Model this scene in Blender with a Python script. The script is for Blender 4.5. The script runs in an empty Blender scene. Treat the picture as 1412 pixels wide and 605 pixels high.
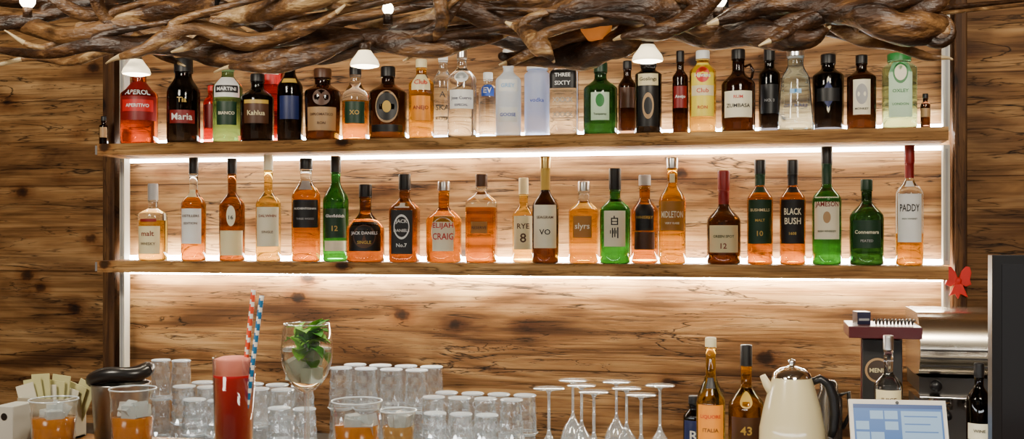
import bpy, math, random
from mathutils import Vector, Matrix
random.seed(7)
sin, cos, pi = math.sin, math.cos, math.pi
# ------------------------------------------------------------------ survey helpers
F = 1500.0; YAW = math.radians(13); CAM = Vector((0, -2.92, 1.5)); HOR = 320.0
def depth(px, Y):
    return (Y - CAM.y) / (cos(YAW) + sin(YAW) * (px - 706) / F)
def X(px, Y):
    return depth(px, Y) * (-sin(YAW) + cos(YAW) * (px - 706) / F)
def Z(px, py, Y):
    return CAM.z - depth(px, Y) * (py - HOR) / F
def W(px, w, Y):
    u = (px - 706) / F
    return w * depth(px, Y) / F / math.sqrt(1 + u * u)
Z_TOP = CAM.z + 0.258
Z_LOW = CAM.z - 0.084
Z_BACK = 0.90
Z_BAR = 1.15
Y_WALL = 0.12
# ------------------------------------------------------------------ materials
MATS = {}
def new_mat(name):
    m = bpy.data.materials.new(name); m.use_nodes = True
    return m
def P(name, col, rough=0.5, metal=0.0, trans=0.0, ior=1.45, emis=0.0, coat=0.0, noise=0.0, spec=.5):
    if name in MATS: return MATS[name]
    m = new_mat(name); nt = m.node_tree; b = nt.nodes['Principled BSDF']
    b.inputs['Base Color'].default_value = (*col, 1)
    b.inputs['Roughness'].default_value = rough
    b.inputs['Metallic'].default_value = metal
    b.inputs['Transmission Weight'].default_value = trans
    b.inputs['IOR'].default_value = ior
    b.inputs['Coat Weight'].default_value = coat
    b.inputs['Specular IOR Level'].default_value = spec
    if emis > 0:
        b.inputs['Emission Color'].default_value = (*col, 1)
        b.inputs['Emission Strength'].default_value = emis
    if noise > 0:
        tc = nt.nodes.new('ShaderNodeTexCoord'); n = nt.nodes.new('ShaderNodeTexNoise')
        n.inputs['Scale'].default_value = 60; n.inputs['Detail'].default_value = 4
        nt.links.new(tc.outputs['Object'], n.inputs['Vector'])
        mx = nt.nodes.new('ShaderNodeMixRGB'); mx.blend_type = 'MULTIPLY'; mx.inputs[0].default_value = noise
        mx.inputs[1].default_value = (*col, 1)
        nt.links.new(n.outputs['Fac'], mx.inputs[2]); nt.links.new(mx.outputs[0], b.inputs['Base Color'])
    MATS[name] = m
    return m
def wood(name, dark, mid, light, crack=1.0, plank=0.0, sc=1.0, axis='X', rough=0.6):
    m = new_mat(name); nt = m.node_tree; N = nt.nodes; L = nt.links
    b = N['Principled BSDF']; b.inputs['Roughness'].default_value = rough
    b.inputs['Specular IOR Level'].default_value = .2
    tc = N.new('ShaderNodeTexCoord')
    def mapping(s, loc=(0, 0, 0)):
        if axis == 'Z': s = (s[2], s[1], s[0])
        mp = N.new('ShaderNodeMapping'); mp.inputs['Scale'].default_value = s; mp.inputs['Location'].default_value = loc
        L.new(tc.outputs['Object'], mp.inputs['Vector']); return mp
    def noise(mp, scale, detail, dist=0.0):
        n = N.new('ShaderNodeTexNoise'); n.inputs['Scale'].default_value = scale
        n.inputs['Detail'].default_value = detail; n.inputs['Distortion'].default_value = dist
        L.new(mp.outputs[0], n.inputs['Vector']); return n
    def ramp(src, stops):
        r = N.new('ShaderNodeValToRGB'); e = r.color_ramp.elements
        while len(e) < len(stops): e.new(0.5)
        for el, (p, c) in zip(e, stops):
            el.position = p; el.color = (*c, 1)
        L.new(src, r.inputs[0]); return r
    def mul(a, bb, fac=1.0):
        x = N.new('ShaderNodeMixRGB'); x.blend_type = 'MULTIPLY'; x.inputs[0].default_value = fac
        L.new(a, x.inputs[1]); L.new(bb, x.inputs[2]); return x.outputs[0]
    n1 = noise(mapping((0.9 * sc, 1.3, 8 * sc)), 2.0, 8, 1.0)
    base = ramp(n1.outputs['Fac'], [(0.33, dark), (0.48, mid), (0.68, light)])
    n2 = noise(mapping((2.2 * sc, 5, 95 * sc)), 1.6, 5, 0.5)
    g = ramp(n2.outputs['Fac'], [(0.36, (0.38, 0.31, 0.25)), (0.5, (.9, .87, .83)), (0.62, (1, 1, 1))])
    out = mul(base.outputs[0], g.outputs[0], 0.66)
    # patchy weathering
    n7 = noise(mapping((1.4 * sc, 1, 3.4 * sc), (11, 3, 2)), 1.7, 5, 1.0)
    pt = ramp(n7.outputs['Fac'], [(0.36, (0.42, 0.36, 0.32)), (0.54, (1, 1, 1))])
    out = mul(out, pt.outputs[0], 0.75)
    def crackline(scale, loc, nscale, pos, w, strength, mloc):
        nonlocal out
        n3 = noise(mapping(scale, loc), nscale, 6, 0.7)
        c = ramp(n3.outputs['Fac'], [(0.0, (1, 1, 1)), (pos - w, (1, 1, 1)), (pos, (0.02, 0.010, 0.006)), (pos + w, (1, 1, 1))])
        n4 = noise(mapping((1.5 * sc, 1, 4 * sc), mloc), 2.5, 3)
        cm = ramp(n4.outputs['Fac'], [(0.45, (0, 0, 0)), (0.51, (1, 1, 1))])
        x = N.new('ShaderNodeMixRGB'); x.blend_type = 'MULTIPLY'
        mf = N.new('ShaderNodeMath'); mf.operation = 'MULTIPLY'; mf.inputs[1].default_value = strength
        L.new(cm.outputs[0], mf.inputs[0]); L.new(mf.outputs[0], x.inputs[0]); L.new(out, x.inputs[1]); L.new(c.outputs[0], x.inputs[2])
        out = x.outputs[0]
    crackline((0.7 * sc, 1, 8 * sc), (3, 0, 1), 2.0, .5, .011, crack, (7, 2, 0))
    crackline((1.1 * sc, 1, 16 * sc), (1, 5, 4), 2.0, .55, .010, .9 * crack, (1, 9, 3))
    crackline((.9 * sc, 1, 11 * sc), (6, 8, 2), 2.2, .45, .011, .9 * crack, (4, 4, 8))
    # knots
    vm = mapping((2.0 * sc, 1, 3.0 * sc), (0.35, 0.1, 0.2))
    v = N.new('ShaderNodeTexVoronoi'); v.inputs['Scale'].default_value = 2.3; L.new(vm.outputs[0], v.inputs['Vector'])
    n6 = noise(mapping((14, 14, 14)), 3, 3)
    ad = N.new('ShaderNodeMath'); ad.operation = 'MULTIPLY_ADD'; ad.inputs[1].default_value = 0.11
    L.new(n6.outputs['Fac'], ad.inputs[0]); L.new(v.outputs['Distance'], ad.inputs[2])
    k = ramp(ad.outputs[0], [(0.125, (0.04, 0.02, 0.012)), (0.16, (0.2, 0.12, 0.07)), (0.19, (0.65, 0.52, 0.4)), (0.32, (1, 1, 1))])
    out = mul(out, k.outputs[0], 0.95)
    if plank > 0:
        sp = N.new('ShaderNodeSeparateXYZ'); L.new(tc.outputs['Object'], sp.inputs[0])
        d = N.new('ShaderNodeMath'); d.operation = 'DIVIDE'; d.inputs[1].default_value = plank; L.new(sp.outputs['Z'], d.inputs[0])
        fr = N.new('ShaderNodeMath'); fr.operation = 'FRACT'; L.new(d.outputs[0], fr.inputs[0])
        pr = ramp(fr.outputs[0], [(0.0, (0.12, 0.07, 0.04)), (0.010, (0.2, 0.12, 0.08)), (0.018, (1, 1, 1)), (1.0, (1, 1, 1))])
        out = mul(out, pr.outputs[0], 0.8)
        fl = N.new('ShaderNodeMath'); fl.operation = 'FLOOR'; L.new(d.outputs[0], fl.inputs[0])
        wn = N.new('ShaderNodeTexWhiteNoise'); wn.noise_dimensions = '1D'; L.new(fl.outputs[0], wn.inputs['W'])
        wr = ramp(wn.outputs['Value'], [(0, (0.8, 0.78, 0.75)), (1, (1.0, 1.0, 1.0))])
        out = mul(out, wr.outputs[0], 1.0)
    L.new(out, b.inputs['Base Color'])
    bw = N.new('ShaderNodeRGBToBW'); L.new(out, bw.inputs[0])
    bp = N.new('ShaderNodeBump'); bp.inputs['Strength'].default_value = 0.6; bp.inputs['Distance'].default_value = 0.008
    L.new(bw.outputs[0], bp.inputs['Height']); L.new(bp.outputs[0], b.inputs['Normal'])
    return m
def thin_glass(name, tint=(0.93, 0.96, 0.97), milk=0.10, g0=0.10, rough=0.06, refr=0.0, ior=1.25, edge=.6, power=1.0):
    m = new_mat(name); nt = m.node_tree; N = nt.nodes; L = nt.links
    N.remove(N['Principled BSDF']); o = N['Material Output']
    t = N.new('ShaderNodeBsdfTransparent'); t.inputs[0].default_value = (*tint, 1)
    g = N.new('ShaderNodeBsdfAnisotropic'); g.inputs['Roughness'].default_value = rough
    g.inputs['Color'].default_value = (1, 1, 1, 1)
    d = N.new('ShaderNodeBsdfDiffuse'); d.inputs[0].default_value = (0.80, 0.92, 1.0, 1)  # bluish-white haze painted in for room light reflected by the glass
    lw = N.new('ShaderNodeLayerWeight'); lw.inputs[0].default_value = 0.5
    pw = N.new('ShaderNodeMath'); pw.operation = 'POWER'; pw.inputs[1].default_value = power
    L.new(lw.outputs['Facing'], pw.inputs[0])
    ma = N.new('ShaderNodeMath'); ma.operation = 'MULTIPLY_ADD'; ma.inputs[1].default_value = edge; ma.inputs[2].default_value = g0
    L.new(pw.outputs[0], ma.inputs[0])
    src = t.outputs[0]
    if refr > 0:
        gl = N.new('ShaderNodeBsdfGlass'); gl.inputs['IOR'].default_value = ior; gl.inputs['Roughness'].default_value = 0.01
        gl.inputs['Color'].default_value = (*tint, 1)
        m0 = N.new('ShaderNodeMixShader'); m0.inputs[0].default_value = refr
        L.new(src, m0.inputs[1]); L.new(gl.outputs[0], m0.inputs[2]); src = m0.outputs[0]
    m1 = N.new('ShaderNodeMixShader'); L.new(ma.outputs[0], m1.inputs[0]); L.new(src, m1.inputs[1]); L.new(g.outputs[0], m1.inputs[2])
    m2 = N.new('ShaderNodeMixShader'); m2.inputs[0].default_value = milk
    L.new(m1.outputs[0], m2.inputs[1]); L.new(d.outputs[0], m2.inputs[2]); L.new(m2.outputs[0], o.inputs[0])
    return m
WOOD_WALL = wood('reclaimed_wood_wall', (0.105, 0.046, 0.014), (0.30, 0.152, 0.052), (0.52, 0.315, 0.135), 1.0, 0.27)
WOOD_SHELF = wood('shelf_wood', (0.22, 0.105, 0.032), (0.44, 0.235, 0.075), (0.64, 0.40, 0.17), 0.7, 0, 1.3)
WOOD_POST = wood('dark_post_wood', (0.03, 0.012, 0.005), (0.07, 0.030, 0.010), (0.14, 0.065, 0.02), 0.8, 0, 1.3, 'Z')
WOOD_BAR = wood('bar_top_wood', (0.15, 0.06, 0.015), (0.3, 0.14, 0.035), (0.45, 0.24, 0.07), 0.5, 0, 1.0, rough=0.35)
GL = {}
def glass(key):
    T = {'amber': (.68, .365, .010), 'gold': (.82, .61, .12), 'redamber': (.54, .205, .006), 'copper': (.45, .17, .006), 'brown': (.25, .085, .008),
         'dark': (.035, .014, .006), 'black': (.008, .007, .007), 'green': (.02, .22, .035), 'dgreen': (.012, .075, .02),
         'clear': (.88, .95, 1.0), 'blue': (.55, .80, 1.0), 'pgreen': (.50, .86, .66), 'red': (.6, .02, .006),
         'navy': (.012, .02, .09), 'mgreen': (.20, .46, .20), 'orange': (.75, .12, .006)}
    if key == 'frost': return P('frosted_glass', (.62, .74, 1.0), .35, 0, .6, 1.3)
    if key == 'milk': return P('white_frosted_glass', (.84, .92, 1.0), .3, 0, .45, 1.3)
    return P('glass_' + key, T[key], 0.02, 0, 1.0, 1.45 if key == 'clear' else 1.33)
COL = {'white': (.80, .82, .80), 'cream': (.80, .70, .40), 'yellow': (.85, .66, .12), 'tan': (.42, .26, .12), 'black': (.007, .007, .008),
       'red': (.55, .012, .01), 'dred': (.20, .006, .006), 'green': (.02, .20, .04), 'dgreen': (.006, .035, .014), 'gold': (.55, .36, .06),
       'blue': (.03, .10, .50), 'navy': (.01, .02, .10), 'grey': (.35, .35, .35), 'brown': (.08, .03, .012), 'orange': (.80, .27, .01),
       'amber': (.36, .15, .02), 'silver': (.7, .7, .7), 'pgreen': (.5, .72, .5), 'sky': (.25, .5, .8), 'lcream': (.83, .79, .58), 'yel2': (.88, .72, .06)}
def paint(k):
    if k == 'silver': return P('cap_silver', (.75, .75, .75), .3, 1)
    if k == 'goldm': return P('cap_gold', (.75, .55, .2), .3, 1)
    return P('paint_' + k, COL[k], .42)
STEEL = P('stainless_steel', (.55, .52, .46), .22, 1)
CHROME = P('chrome', (.8, .8, .8), .08, 1)
BLACKP = P('black_plastic', (.008, .008, .009), .3)
TUMBLER = thin_glass('cut_crystal_glass', (.96, .985, 1.0), .05, .12, .04, .55, 1.3, .80, 1.1)
TGLINT = thin_glass('crystal_milky_glint', (.96, .985, 1.0), .42, .25, .08, 0, 1.3, .6, 1.0)  # milky white put into the colour for bright bases and rims
BARCUT = thin_glass('bar_tumbler_glass', (.98, .99, .99), .015, .05, .04, 0, 1.3, .5, 1.6)
CLEARG = thin_glass('drinking_glass', (.985, .99, .99), 0.004, 0.02, 0.03, 0, 1.3, .8, 3.2)
STEMG = thin_glass('stem_glass', (.9, .93, .93), .14, .25, .04, 0, 1.3, .6, 1.0)
# ------------------------------------------------------------------ mesh builder
class MB:
    def __init__(s): s.v = []; s.f = []; s.m = []; s.s = []; s.mats = []; s.col = None
    def mi(s, m):
        if m not in s.mats: s.mats.append(m)
        return s.mats.index(m)
    def add(s, vs, fs, mats, smooth=False, M=None):
        o = len(s.v)
        for p in vs:
            p = Vector(p)
            s.v.append(M @ p if M is not None else p)
        for i, f in enumerate(fs):
            s.f.append([o + k for k in f])
            mm = mats[i] if isinstance(mats, list) else mats
            s.m.append(s.mi(mm)); s.s.append(smooth)
    def lathe(s, prof, mat, seg=28, M=None, matf=None, smooth=True):
        vs = []; rings = []
        for p in prof:
            r, z = p[0], p[1]; n = p[2] if len(p) > 2 else 2
            if r < 1e-6: rings.append([len(vs)]); vs.append((0, 0, z)); continue
            ring = []
            for j in range(seg):
                t = 2 * pi * j / seg; rr = srad(r, t, n)
                ring.append(len(vs)); vs.append((rr * sin(t), -rr * cos(t), z))
            rings.append(ring)
        fs = []; ms = []
        for i in range(len(rings) - 1):
            A, B = rings[i], rings[i + 1]
            mm = matf(i) if matf else mat
            for j in range(seg):
                k = (j + 1) % seg
                if len(A) == 1 and len(B) == 1: continue
                if len(A) == 1: f = [A[0], B[k], B[j]]
                elif len(B) == 1: f = [A[j], A[k], B[0]]
                else: f = [A[j], A[k], B[k], B[j]]
                fs.append(f); ms.append(mm)
        s.add(vs, fs, ms, smooth, M)
    def box(s, x0, x1, y0, y1, z0, z1, mat, M=None):
        vs = [(x0, y0, z0), (x1, y0, z0), (x1, y1, z0), (x0, y1, z0), (x0, y0, z1), (x1, y0, z1), (x1, y1, z1), (x0, y1, z1)]
        s.add(vs, [[0, 3, 2, 1], [4, 5, 6, 7], [0, 1, 5, 4], [1, 2, 6, 5], [2, 3, 7, 6], [3, 0, 4, 7]], mat, False, M)
    def poly(s, pts, y0, y1, mat, M=None):   # polygon in xz, extruded in y
        n = len(pts); vs = [(x, y0, z) for x, z in pts] + [(x, y1, z) for x, z in pts]
        fs = [list(range(n)), list(range(2 * n - 1, n - 1, -1))] + [[i, n + i, n + (i + 1) % n, (i + 1) % n] for i in range(n)]
        s.add(vs, fs, mat, False, M)
    def tube(s, pts, rad, mat, seg=10, matf=None, M=None, cap=True, lump=0, flat=1.0):
        pts = [Vector(p) for p in pts]; n = len(pts); vs = []; fs = []; ms = []
        t0 = (pts[1] - pts[0]).normalized()
        up = Vector((0, 0, 1)) if abs(t0.z) < 0.9 else Vector((0, 1, 0))
        a = t0.cross(up).normalized()
        ph = random.uniform(0, 6)
        for i in range(n):
            t = (pts[min(i + 1, n - 1)] - pts[max(i - 1, 0)]).normalized()
            a = (a - t * a.dot(t)).normalized(); b = t.cross(a)
            r = rad[i] if isinstance(rad, (list, tuple)) else rad
            for j in range(seg):
                th = 2 * pi * j / seg
                q = r * (1 + (lump * (sin(3 * th + i * .22 + ph) * .6 + sin(7 * th + ph) * .35 + random.uniform(-.4, .4)) if lump else 0))
                vs.append(pts[i] + a * cos(th) * q * flat + b * sin(th) * q)
        for i in range(n - 1):
            for j in range(seg):
                k = (j + 1) % seg
                fs.append([i * seg + j, i * seg + k, (i + 1) * seg + k, (i + 1) * seg + j])
                ms.append(matf(i, j) if matf else mat)
        if cap:
            fs.append(list(range(seg - 1, -1, -1))); ms.append(ms[0]); fs.append([(n - 1) * seg + j for j in range(seg)]); ms.append(ms[-1])
        s.add(vs, fs, ms, True, M)
    def sphere(s, c, r, mat, sx=1, sy=1, sz=1, seg=16, rings=8):
        pr = [(r * sin(pi * i / rings), -r * cos(pi * i / rings)) for i in range(rings + 1)]
        pr[0] = (0, -r); pr[-1] = (0, r)
        s.lathe(pr, mat, seg, Matrix.Translation(c) @ Matrix.Diagonal((sx, sy, sz, 1)))
    def build(s, name, loc=(0, 0, 0), rz=0, bevel=0, parent=None):
        me = bpy.data.meshes.new(name); me.from_pydata([tuple(v) for v in s.v], [], s.f)
        for m in s.mats: me.materials.append(m)
        me.polygons.foreach_set('material_index', s.m); me.polygons.foreach_set('use_smooth', s.s)
        me.update(); o = bpy.data.objects.new(name, me); bpy.context.scene.collection.objects.link(o)
        o.location = loc; o.rotation_euler = (0, 0, rz)
        if bevel:
            b = o.modifiers.new('bevel', 'BEVEL'); b.width = bevel; b.segments = 3; b.limit_method = 'ANGLE'
        if parent: o.parent = parent
        return o
def srad(r, t, n):
    if n <= 2.01: return r
    return r / (abs(sin(t)) ** n + abs(cos(t)) ** n) ** (1 / n)
def simple_box(name, x0, x1, y0, y1, z0, z1, mat, bevel=0):
    mb = MB(); cx, cy, cz = (x0 + x1) / 2, (y0 + y1) / 2, (z0 + z1) / 2
    mb.box(x0 - cx, x1 - cx, y0 - cy, y1 - cy, z0 - cz, z1 - cz, mat)
    return mb.build(name, (cx, cy, cz), 0, bevel)
TXT = {}
def text_geo(st):
    if st in TXT: return TXT[st]
    cu = bpy.data.curves.new('t', 'FONT'); cu.body = st; cu.align_x = 'CENTER'; cu.align_y = 'CENTER'
    cu.resolution_u = 2; cu.offset = 0.014
    ob = bpy.data.objects.new('t', cu); bpy.context.scene.collection.objects.link(ob)
    bpy.context.view_layer.update()
    me = ob.evaluated_get(bpy.context.evaluated_depsgraph_get()).to_mesh()
    vs = [(v.co.x, v.co.y) for v in me.vertices]; fs = [list(p.vertices) for p in me.polygons]
    bpy.data.objects.remove(ob)
    if not vs: vs = [(0, 0)]
    x0 = min(v[0] for v in vs); x1 = max(v[0] for v in vs); y0 = min(v[1] for v in vs); y1 = max(v[1] for v in vs)
    cx, cy = (x0 + x1) / 2, (y0 + y1) / 2
    TXT[st] = ([(x - cx, y - cy) for x, y in vs], fs, max(x1 - x0, 1e-3), max(y1 - y0, 1e-3))
    return TXT[st]
# ------------------------------------------------------------------ bottles
STROKES = {'#hakushu': [  # two brushed characters as strokes (x0,z0,x1,z1)
    (-.3, .35, -.2, .98), (.2, .35, .3, .98), (-.3, .88, .3, .98), (-.3, .62, .3, .70), (-.3, .35, .3, .44), (-.08, .98, .02, 1.15),
    (-.22, -.75, -.13, 0.1), (-.02, -.7, .07, 0.1), (.22, -.8, .32, 0.15), (-.38, -.4, -.3, -.1), (-.12, -.4, -.06, -.1), (.1, -.4, .17, -.1)]}
def bottle(kind, x, w, top, cap, neck, sh, nw, g, c, labels=(), texts=(), n=2, Y=-0.02, shelf=None, fill=None, face=None,
           taper=1.0, handle=False, asp=1.0, capw=1.12, foil=None):
    zb = shelf
    R = W(x, w, Y) / 2
    if n > 2.5: R *= 0.93
    rn = W(x, nw, Y) / 2
    zz = lambda py: Z(x, py, Y) - zb
    H = zz(top); zc = zz(cap); zn = zz(neck); zs = zz(sh)
    mb = MB(); gm = glass(g)
    prof = [(0, 0.004), (R * .8 * taper, 0.0, n), (R * .96 * taper, 0.002, n), (R * taper, 0.008, n)]
    for k in range(1, 5): prof.append((R * (taper + (1 - taper) * k / 5), 0.008 + (zs - 0.008) * k / 5, n))
    prof.append((R, zs, n))
    K = 9
    for k in range(1, K + 1):
        t = k / K; e = .5 - .5 * cos(pi * t)
        e = e ** 0.85
        prof.append((R + (rn - R) * e, zs + (zn - zs) * (t ** 0.9), n + (2 - n) * t if n > 2 else 2))
    prof += [(rn, (zn + zc) / 2), (rn, zc - .004), (rn * 1.12, zc - .003), (rn * 1.12, zc), (0, zc)]
    fz = zz(fill) if fill else None
    clear = glass('clear')
    def mf(i):
        z = (prof[i][1] + prof[min(i + 1, len(prof) - 1)][1]) / 2
        if foil and z > zn + (zc - zn) * .02: return paint(foil)
        if fz is not None and z > fz: return clear
        return gm
    if fz is not None:  # insert rings so the liquid line falls at the right height
        q = []
        for i in range(len(prof) - 1):
            q.append(prof[i]); a, b = prof[i], prof[i + 1]
            if a[1] < fz < b[1]:
                t = (fz - a[1]) / (b[1] - a[1]); q.append((a[0] + (b[0] - a[0]) * t, fz, a[2] if len(a) > 2 else 2))
        q.append(prof[-1]); prof = q
    mb.lathe(prof, gm, 32, None, mf)
    cr = rn * capw; cm = paint(c)
    mb.lathe([(cr, zc), (cr, H - .004), (cr * .93, H - .001), (0, H)], cm, 20)
    mb.lathe([(0, zc - .0001), (cr, zc)], cm, 20)
    def surf(t, z, off=.0012):
        # radius of the body at this height
        r = R
        for i in range(len(prof) - 1):
            a, b = prof[i], prof[i + 1]
            if a[1] <= z <= b[1] and b[1] > a[1]:
                k = (z - a[1]) / (b[1] - a[1]); r = a[0] + (b[0] - a[0]) * k; break
        rr = srad(r, t, n if z <= zs + .01 else 2) + off
        return (rr * sin(t), -rr * cos(t), z)
    for L in labels:
        y0, y1, a, col = L[:4]; z0, z1 = zz(y1), zz(y0); z0 = max(z0, .003)
        off = L[5] if len(L) > 5 else .0008
        if len(L) > 4 and L[4] == 'o':
            vs = [surf(0, (z0 + z1) / 2, off)]
            for i in range(24):
                t = 2 * pi * i / 24; vs.append(surf(a * cos(t), (z0 + z1) / 2 + (z1 - z0) / 2 * sin(t), off))
            mb.add(vs, [[0, i + 1, (i + 1) % 24 + 1] for i in range(24)], paint(col), True)
        elif len(L) > 4 and L[4] == 'd':
            vs = [surf(0, (z0 + z1) / 2, off), surf(-a, (z0 + z1) / 2, off), surf(0, z0, off), surf(a, (z0 + z1) / 2, off), surf(0, z1, off)]
            mb.add(vs, [[0, 1, 2], [0, 2, 3], [0, 3, 4], [0, 4, 1]], paint(col), False)
        else:
            NA = 20; NZ = 5; vs = []; fs = []
            for k in range(NZ + 1):
                for i in range(NA + 1): vs.append(surf(-a + 2 * a * i / NA, z0 + (z1 - z0) * k / NZ, off))
            for k in range(NZ):
                for i in range(NA): q = k * (NA + 1) + i; fs.append([q, q + 1, q + NA + 2, q + NA + 1])
            mb.add(vs, fs, paint(col), True)
    for T in texts:
        st, y, wf, col = T[:4]; zc0 = zz(y); wf = wf * .88
        if st.startswith('#'):
            for (a0, b0, a1, b1) in STROKES[st]:
                k = R * wf
                mb.add([surf(a0 * k / R, zc0 + b0 * k, .002), surf(a1 * k / R, zc0 + b0 * k, .002), surf(a1 * k / R, zc0 + b1 * k, .002), surf(a0 * k / R, zc0 + b1 * k, .002)],
                       [[0, 1, 2, 3]], paint(col))
            continue
        vs, fs, tw, th = text_geo(st)
        s = 2 * R * wf / tw; hs = s if len(T) < 5 else T[4] * depth(x, Y) / F / th
        out = []
        for (a, b) in vs:
            xx = a * s
            t = math.atan2(xx, R) if n > 2.5 else xx / R
            out.append(surf(t, zc0 + b * hs, .0022))
        mb.add(out, fs, paint(col))
    if handle:
        mb.tube([(rn, 0, zn + .01), (rn + .014, 0, zn + .016), (rn + .022, 0, zn), (rn + .018, 0, zn - .02), (rn + .008, 0, zn - .026)], .004, gm, 8)
    x_ = X(x, Y)
    # barkeepers turn labels towards the guests at the bar
    if face is None: face = .8 if n <= 2.5 else .35
    rot = math.atan2(CAM.x - x_, Y - CAM.y) * face
    o = mb.build(kind, (x_, Y, zb + .0006), rot)
    return o
def T_(*a, **k): return bottle(*a, shelf=Z_TOP, **k)
def L_(*a, **k): return bottle(*a, shelf=Z_LOW, **k)
# --- top shelf
T_('liqueur_bottle', 143, 13, 160, 167, 171, 174, 7, 'dark', 'black', [(176, 190, .8, 'tan')], n=2)
T_('aperitif_bottle', 192, 53, 88, 100, 116, 132, 20, 'orange', 'navy', [(114, 168, 1.2, 'dred'), (140, 156, .9, 'red', 'r', .0014)], [('APEROL', 130, .78, 'white'), ('APERITIVO', 148, .7, 'white')])
T_('coffee_liqueur_bottle', 253, 47, 81, 100, 105, 128, 24, 'black', 'black', [(154, 172, .8, 'dred')], [('Maria', 163, .7, 'white'), ('Tia', 140, .3, 'gold')])
T_('vermouth_bottle', 314, 42, 84, 97, 104, 122, 17, 'mgreen', 'white', [(108, 136, .95, 'white'), (142, 174, .7, 'dgreen'), (120, 130, .8, 'black', 'r', .0013)], [('MARTINI', 125, .72, 'white'), ('BIANCO', 158, .6, 'lcream')], Y=.0)
T_('bitters_bottle', 292, 24, 118, 126, 130, 142, 10, 'red', 'red', [(145, 178, .9, 'dred')], Y=.057)
T_('herbal_liqueur_bottle', 355, 46, 102, 113, 121, 136, 18, 'black', 'black', [(140, 172, .8, 'brown'), (140, 145, .78, 'gold', 'r', .0013)], [('Kahlua', 158, .6, 'cream')], Y=-.036)
T_('cognac_bottle', 374, 32, 76, 84, 90, 98, 16, 'red', 'red', [(84, 118, 1.0, 'red')], [('TELL', 101, .8, 'white')], Y=.05)
T_('cream_liqueur_bottle', 400, 36, 72, 92, 100, 122, 15, 'black', 'navy', [(134, 166, .8, 'navy'), (110, 116, .7, 'gold')])
T_('rum_bottle', 445, 50, 95, 108, 116, 128, 22, 'dark', 'brown', [(150, 182, .9, 'tan'), (126, 148, .5, 'brown', 'o')], [('DIPLOMATICO', 160, .75, 'brown'), ('RON', 172, .25, 'brown')], taper=.95)
T_('cognac_bottle', 490, 37, 92, 104, 112, 136, 15, 'redamber', 'black', [(142, 172, .8, 'dgreen')], [('XO', 157, .4, 'gold')], fill=140, Y=.012)
T_('rum_bottle', 535, 53, 92, 106, 114, 130, 18, 'dark', 'black', [(128, 172, .62, 'tan', 'o'), (131, 169, .56, 'black', 'o', .0016), (142, 158, .22, 'gold', 'o', .0024), (174, 184, .9, 'black')], [])
T_('tequila_bottle', 581, 35, 82, 94, 102, 118, 14, 'amber', 'cream', [(104, 126, .8, 'cream'), (134, 168, .8, 'orange')], [('Club', 115, .6, 'red'), ('ANEJO', 151, .7, 'dred')])
T_('vodka_bottle', 611, 30, 69, 84, 94, 114, 12, 'clear', 'white', [], [('A', 132, .3, 'black'), ('SKA', 150, .7, 'black'), ('ROSA', 165, .7, 'black')], Y=.037)
T_('tequila_bottle', 637, 40, 57, 80, 92, 110, 13, 'clear', 'silver', [(126, 152, .9, 'white'), (100, 116, .5, 'white', 'o')], [('Jose Cuervo', 138, .82, 'navy'), ('ESPECIAL', 147, .5, 'navy')], Y=-.036)
T_('vodka_bottle', 673, 26, 100, 110, 116, 124, 12, 'clear', 'white', [(118, 134, .7, 'blue')], [('EV', 126, .5, 'white')], Y=.035)
T_('vodka_bottle', 701, 35, 68, 92, 98, 112, 14, 'milk', 'white', [(112, 128, .8, 'white'), (150, 170, .8, 'white')], [('GREY', 120, .6, 'sky'), ('GOOSE', 160, .7, 'blue')])
T_('vodka_bottle', 741, 36, 86, 96, 98, 104, 26, 'frost', 'white', [], [('vodka', 140, .6, 'blue')], Y=.015)
T_('tequila_bottle', 778, 42, 88, 94, 96, 101, 28, 'clear', 'black', [(98, 124, .85, 'black')], [('THREE', 106, .6, 'white'), ('SIXTY', 117, .6, 'white'), ('XXXX', 140, .8, 'grey'), ('XXXX', 160, .8, 'grey')], n=5, Y=-.035)
T_('gin_bottle', 828, 47, 86, 100, 108, 124, 17, 'dgreen', 'dgreen', [(130, 168, .55, 'pgreen'), (132, 150, .25, 'green', 'o', .0014)], [('Tanqueray', 160, .42, 'dgreen')])
T_('brandy_bottle', 865, 26, 84, 95, 105, 120, 11, 'dark', 'black', [(122, 150, .8, 'brown')], Y=.05)
T_('rum_bottle', 894, 37, 84, 92, 96, 104, 20, 'black', 'black', [(98, 176, .85, 'black'), (104, 120, .8, 'cream', 'r', .0014), (130, 166, .42, 'tan', 'o', .0014), (136, 160, .3, 'black', 'o', .0018)], [('Goslings', 112, .72, 'black')])
T_('rum_bottle', 938, 22, 70, 86, 96, 108, 10, 'dark', 'black', [(120, 150, .9, 'dred')], [('Anejo', 135, .7, 'white')])
T_('rum_bottle', 969, 37, 70, 82, 86, 100, 17, 'gold', 'white', [(88, 162, .95, 'yel2'), (94, 116, .5, 'red', 'o', .0014), (120, 134, .9, 'cream', 'r', .0014)], [('Havana', 106, .66, 'white'), ('Club', 127, .5, 'red'), ('RON', 150, .4, 'red')])
T_('rum_bottle', 1018, 47, 68, 82, 98, 118, 17, 'dark', 'black', [(128, 164, .9, 'lcream')], [('ZUMBASA', 148, .8, 'black'), ('RUM', 136, .3, 'red')], handle=True)
T_('liqueur_bottle', 1061, 30, 61, 84, 92, 104, 14, 'black', 'black', [(118, 158, .9, 'black')], [('NO. 3', 140, .5, 'grey')], Y=.045)
T_('gin_bottle', 1097, 40, 52, 78, 88, 112, 22, 'blue', 'silver', [], [('GIN MARE', 148, .85, 'navy'), ('-', 128, .4, 'sky')], taper=1.26, Y=-.03)
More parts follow.
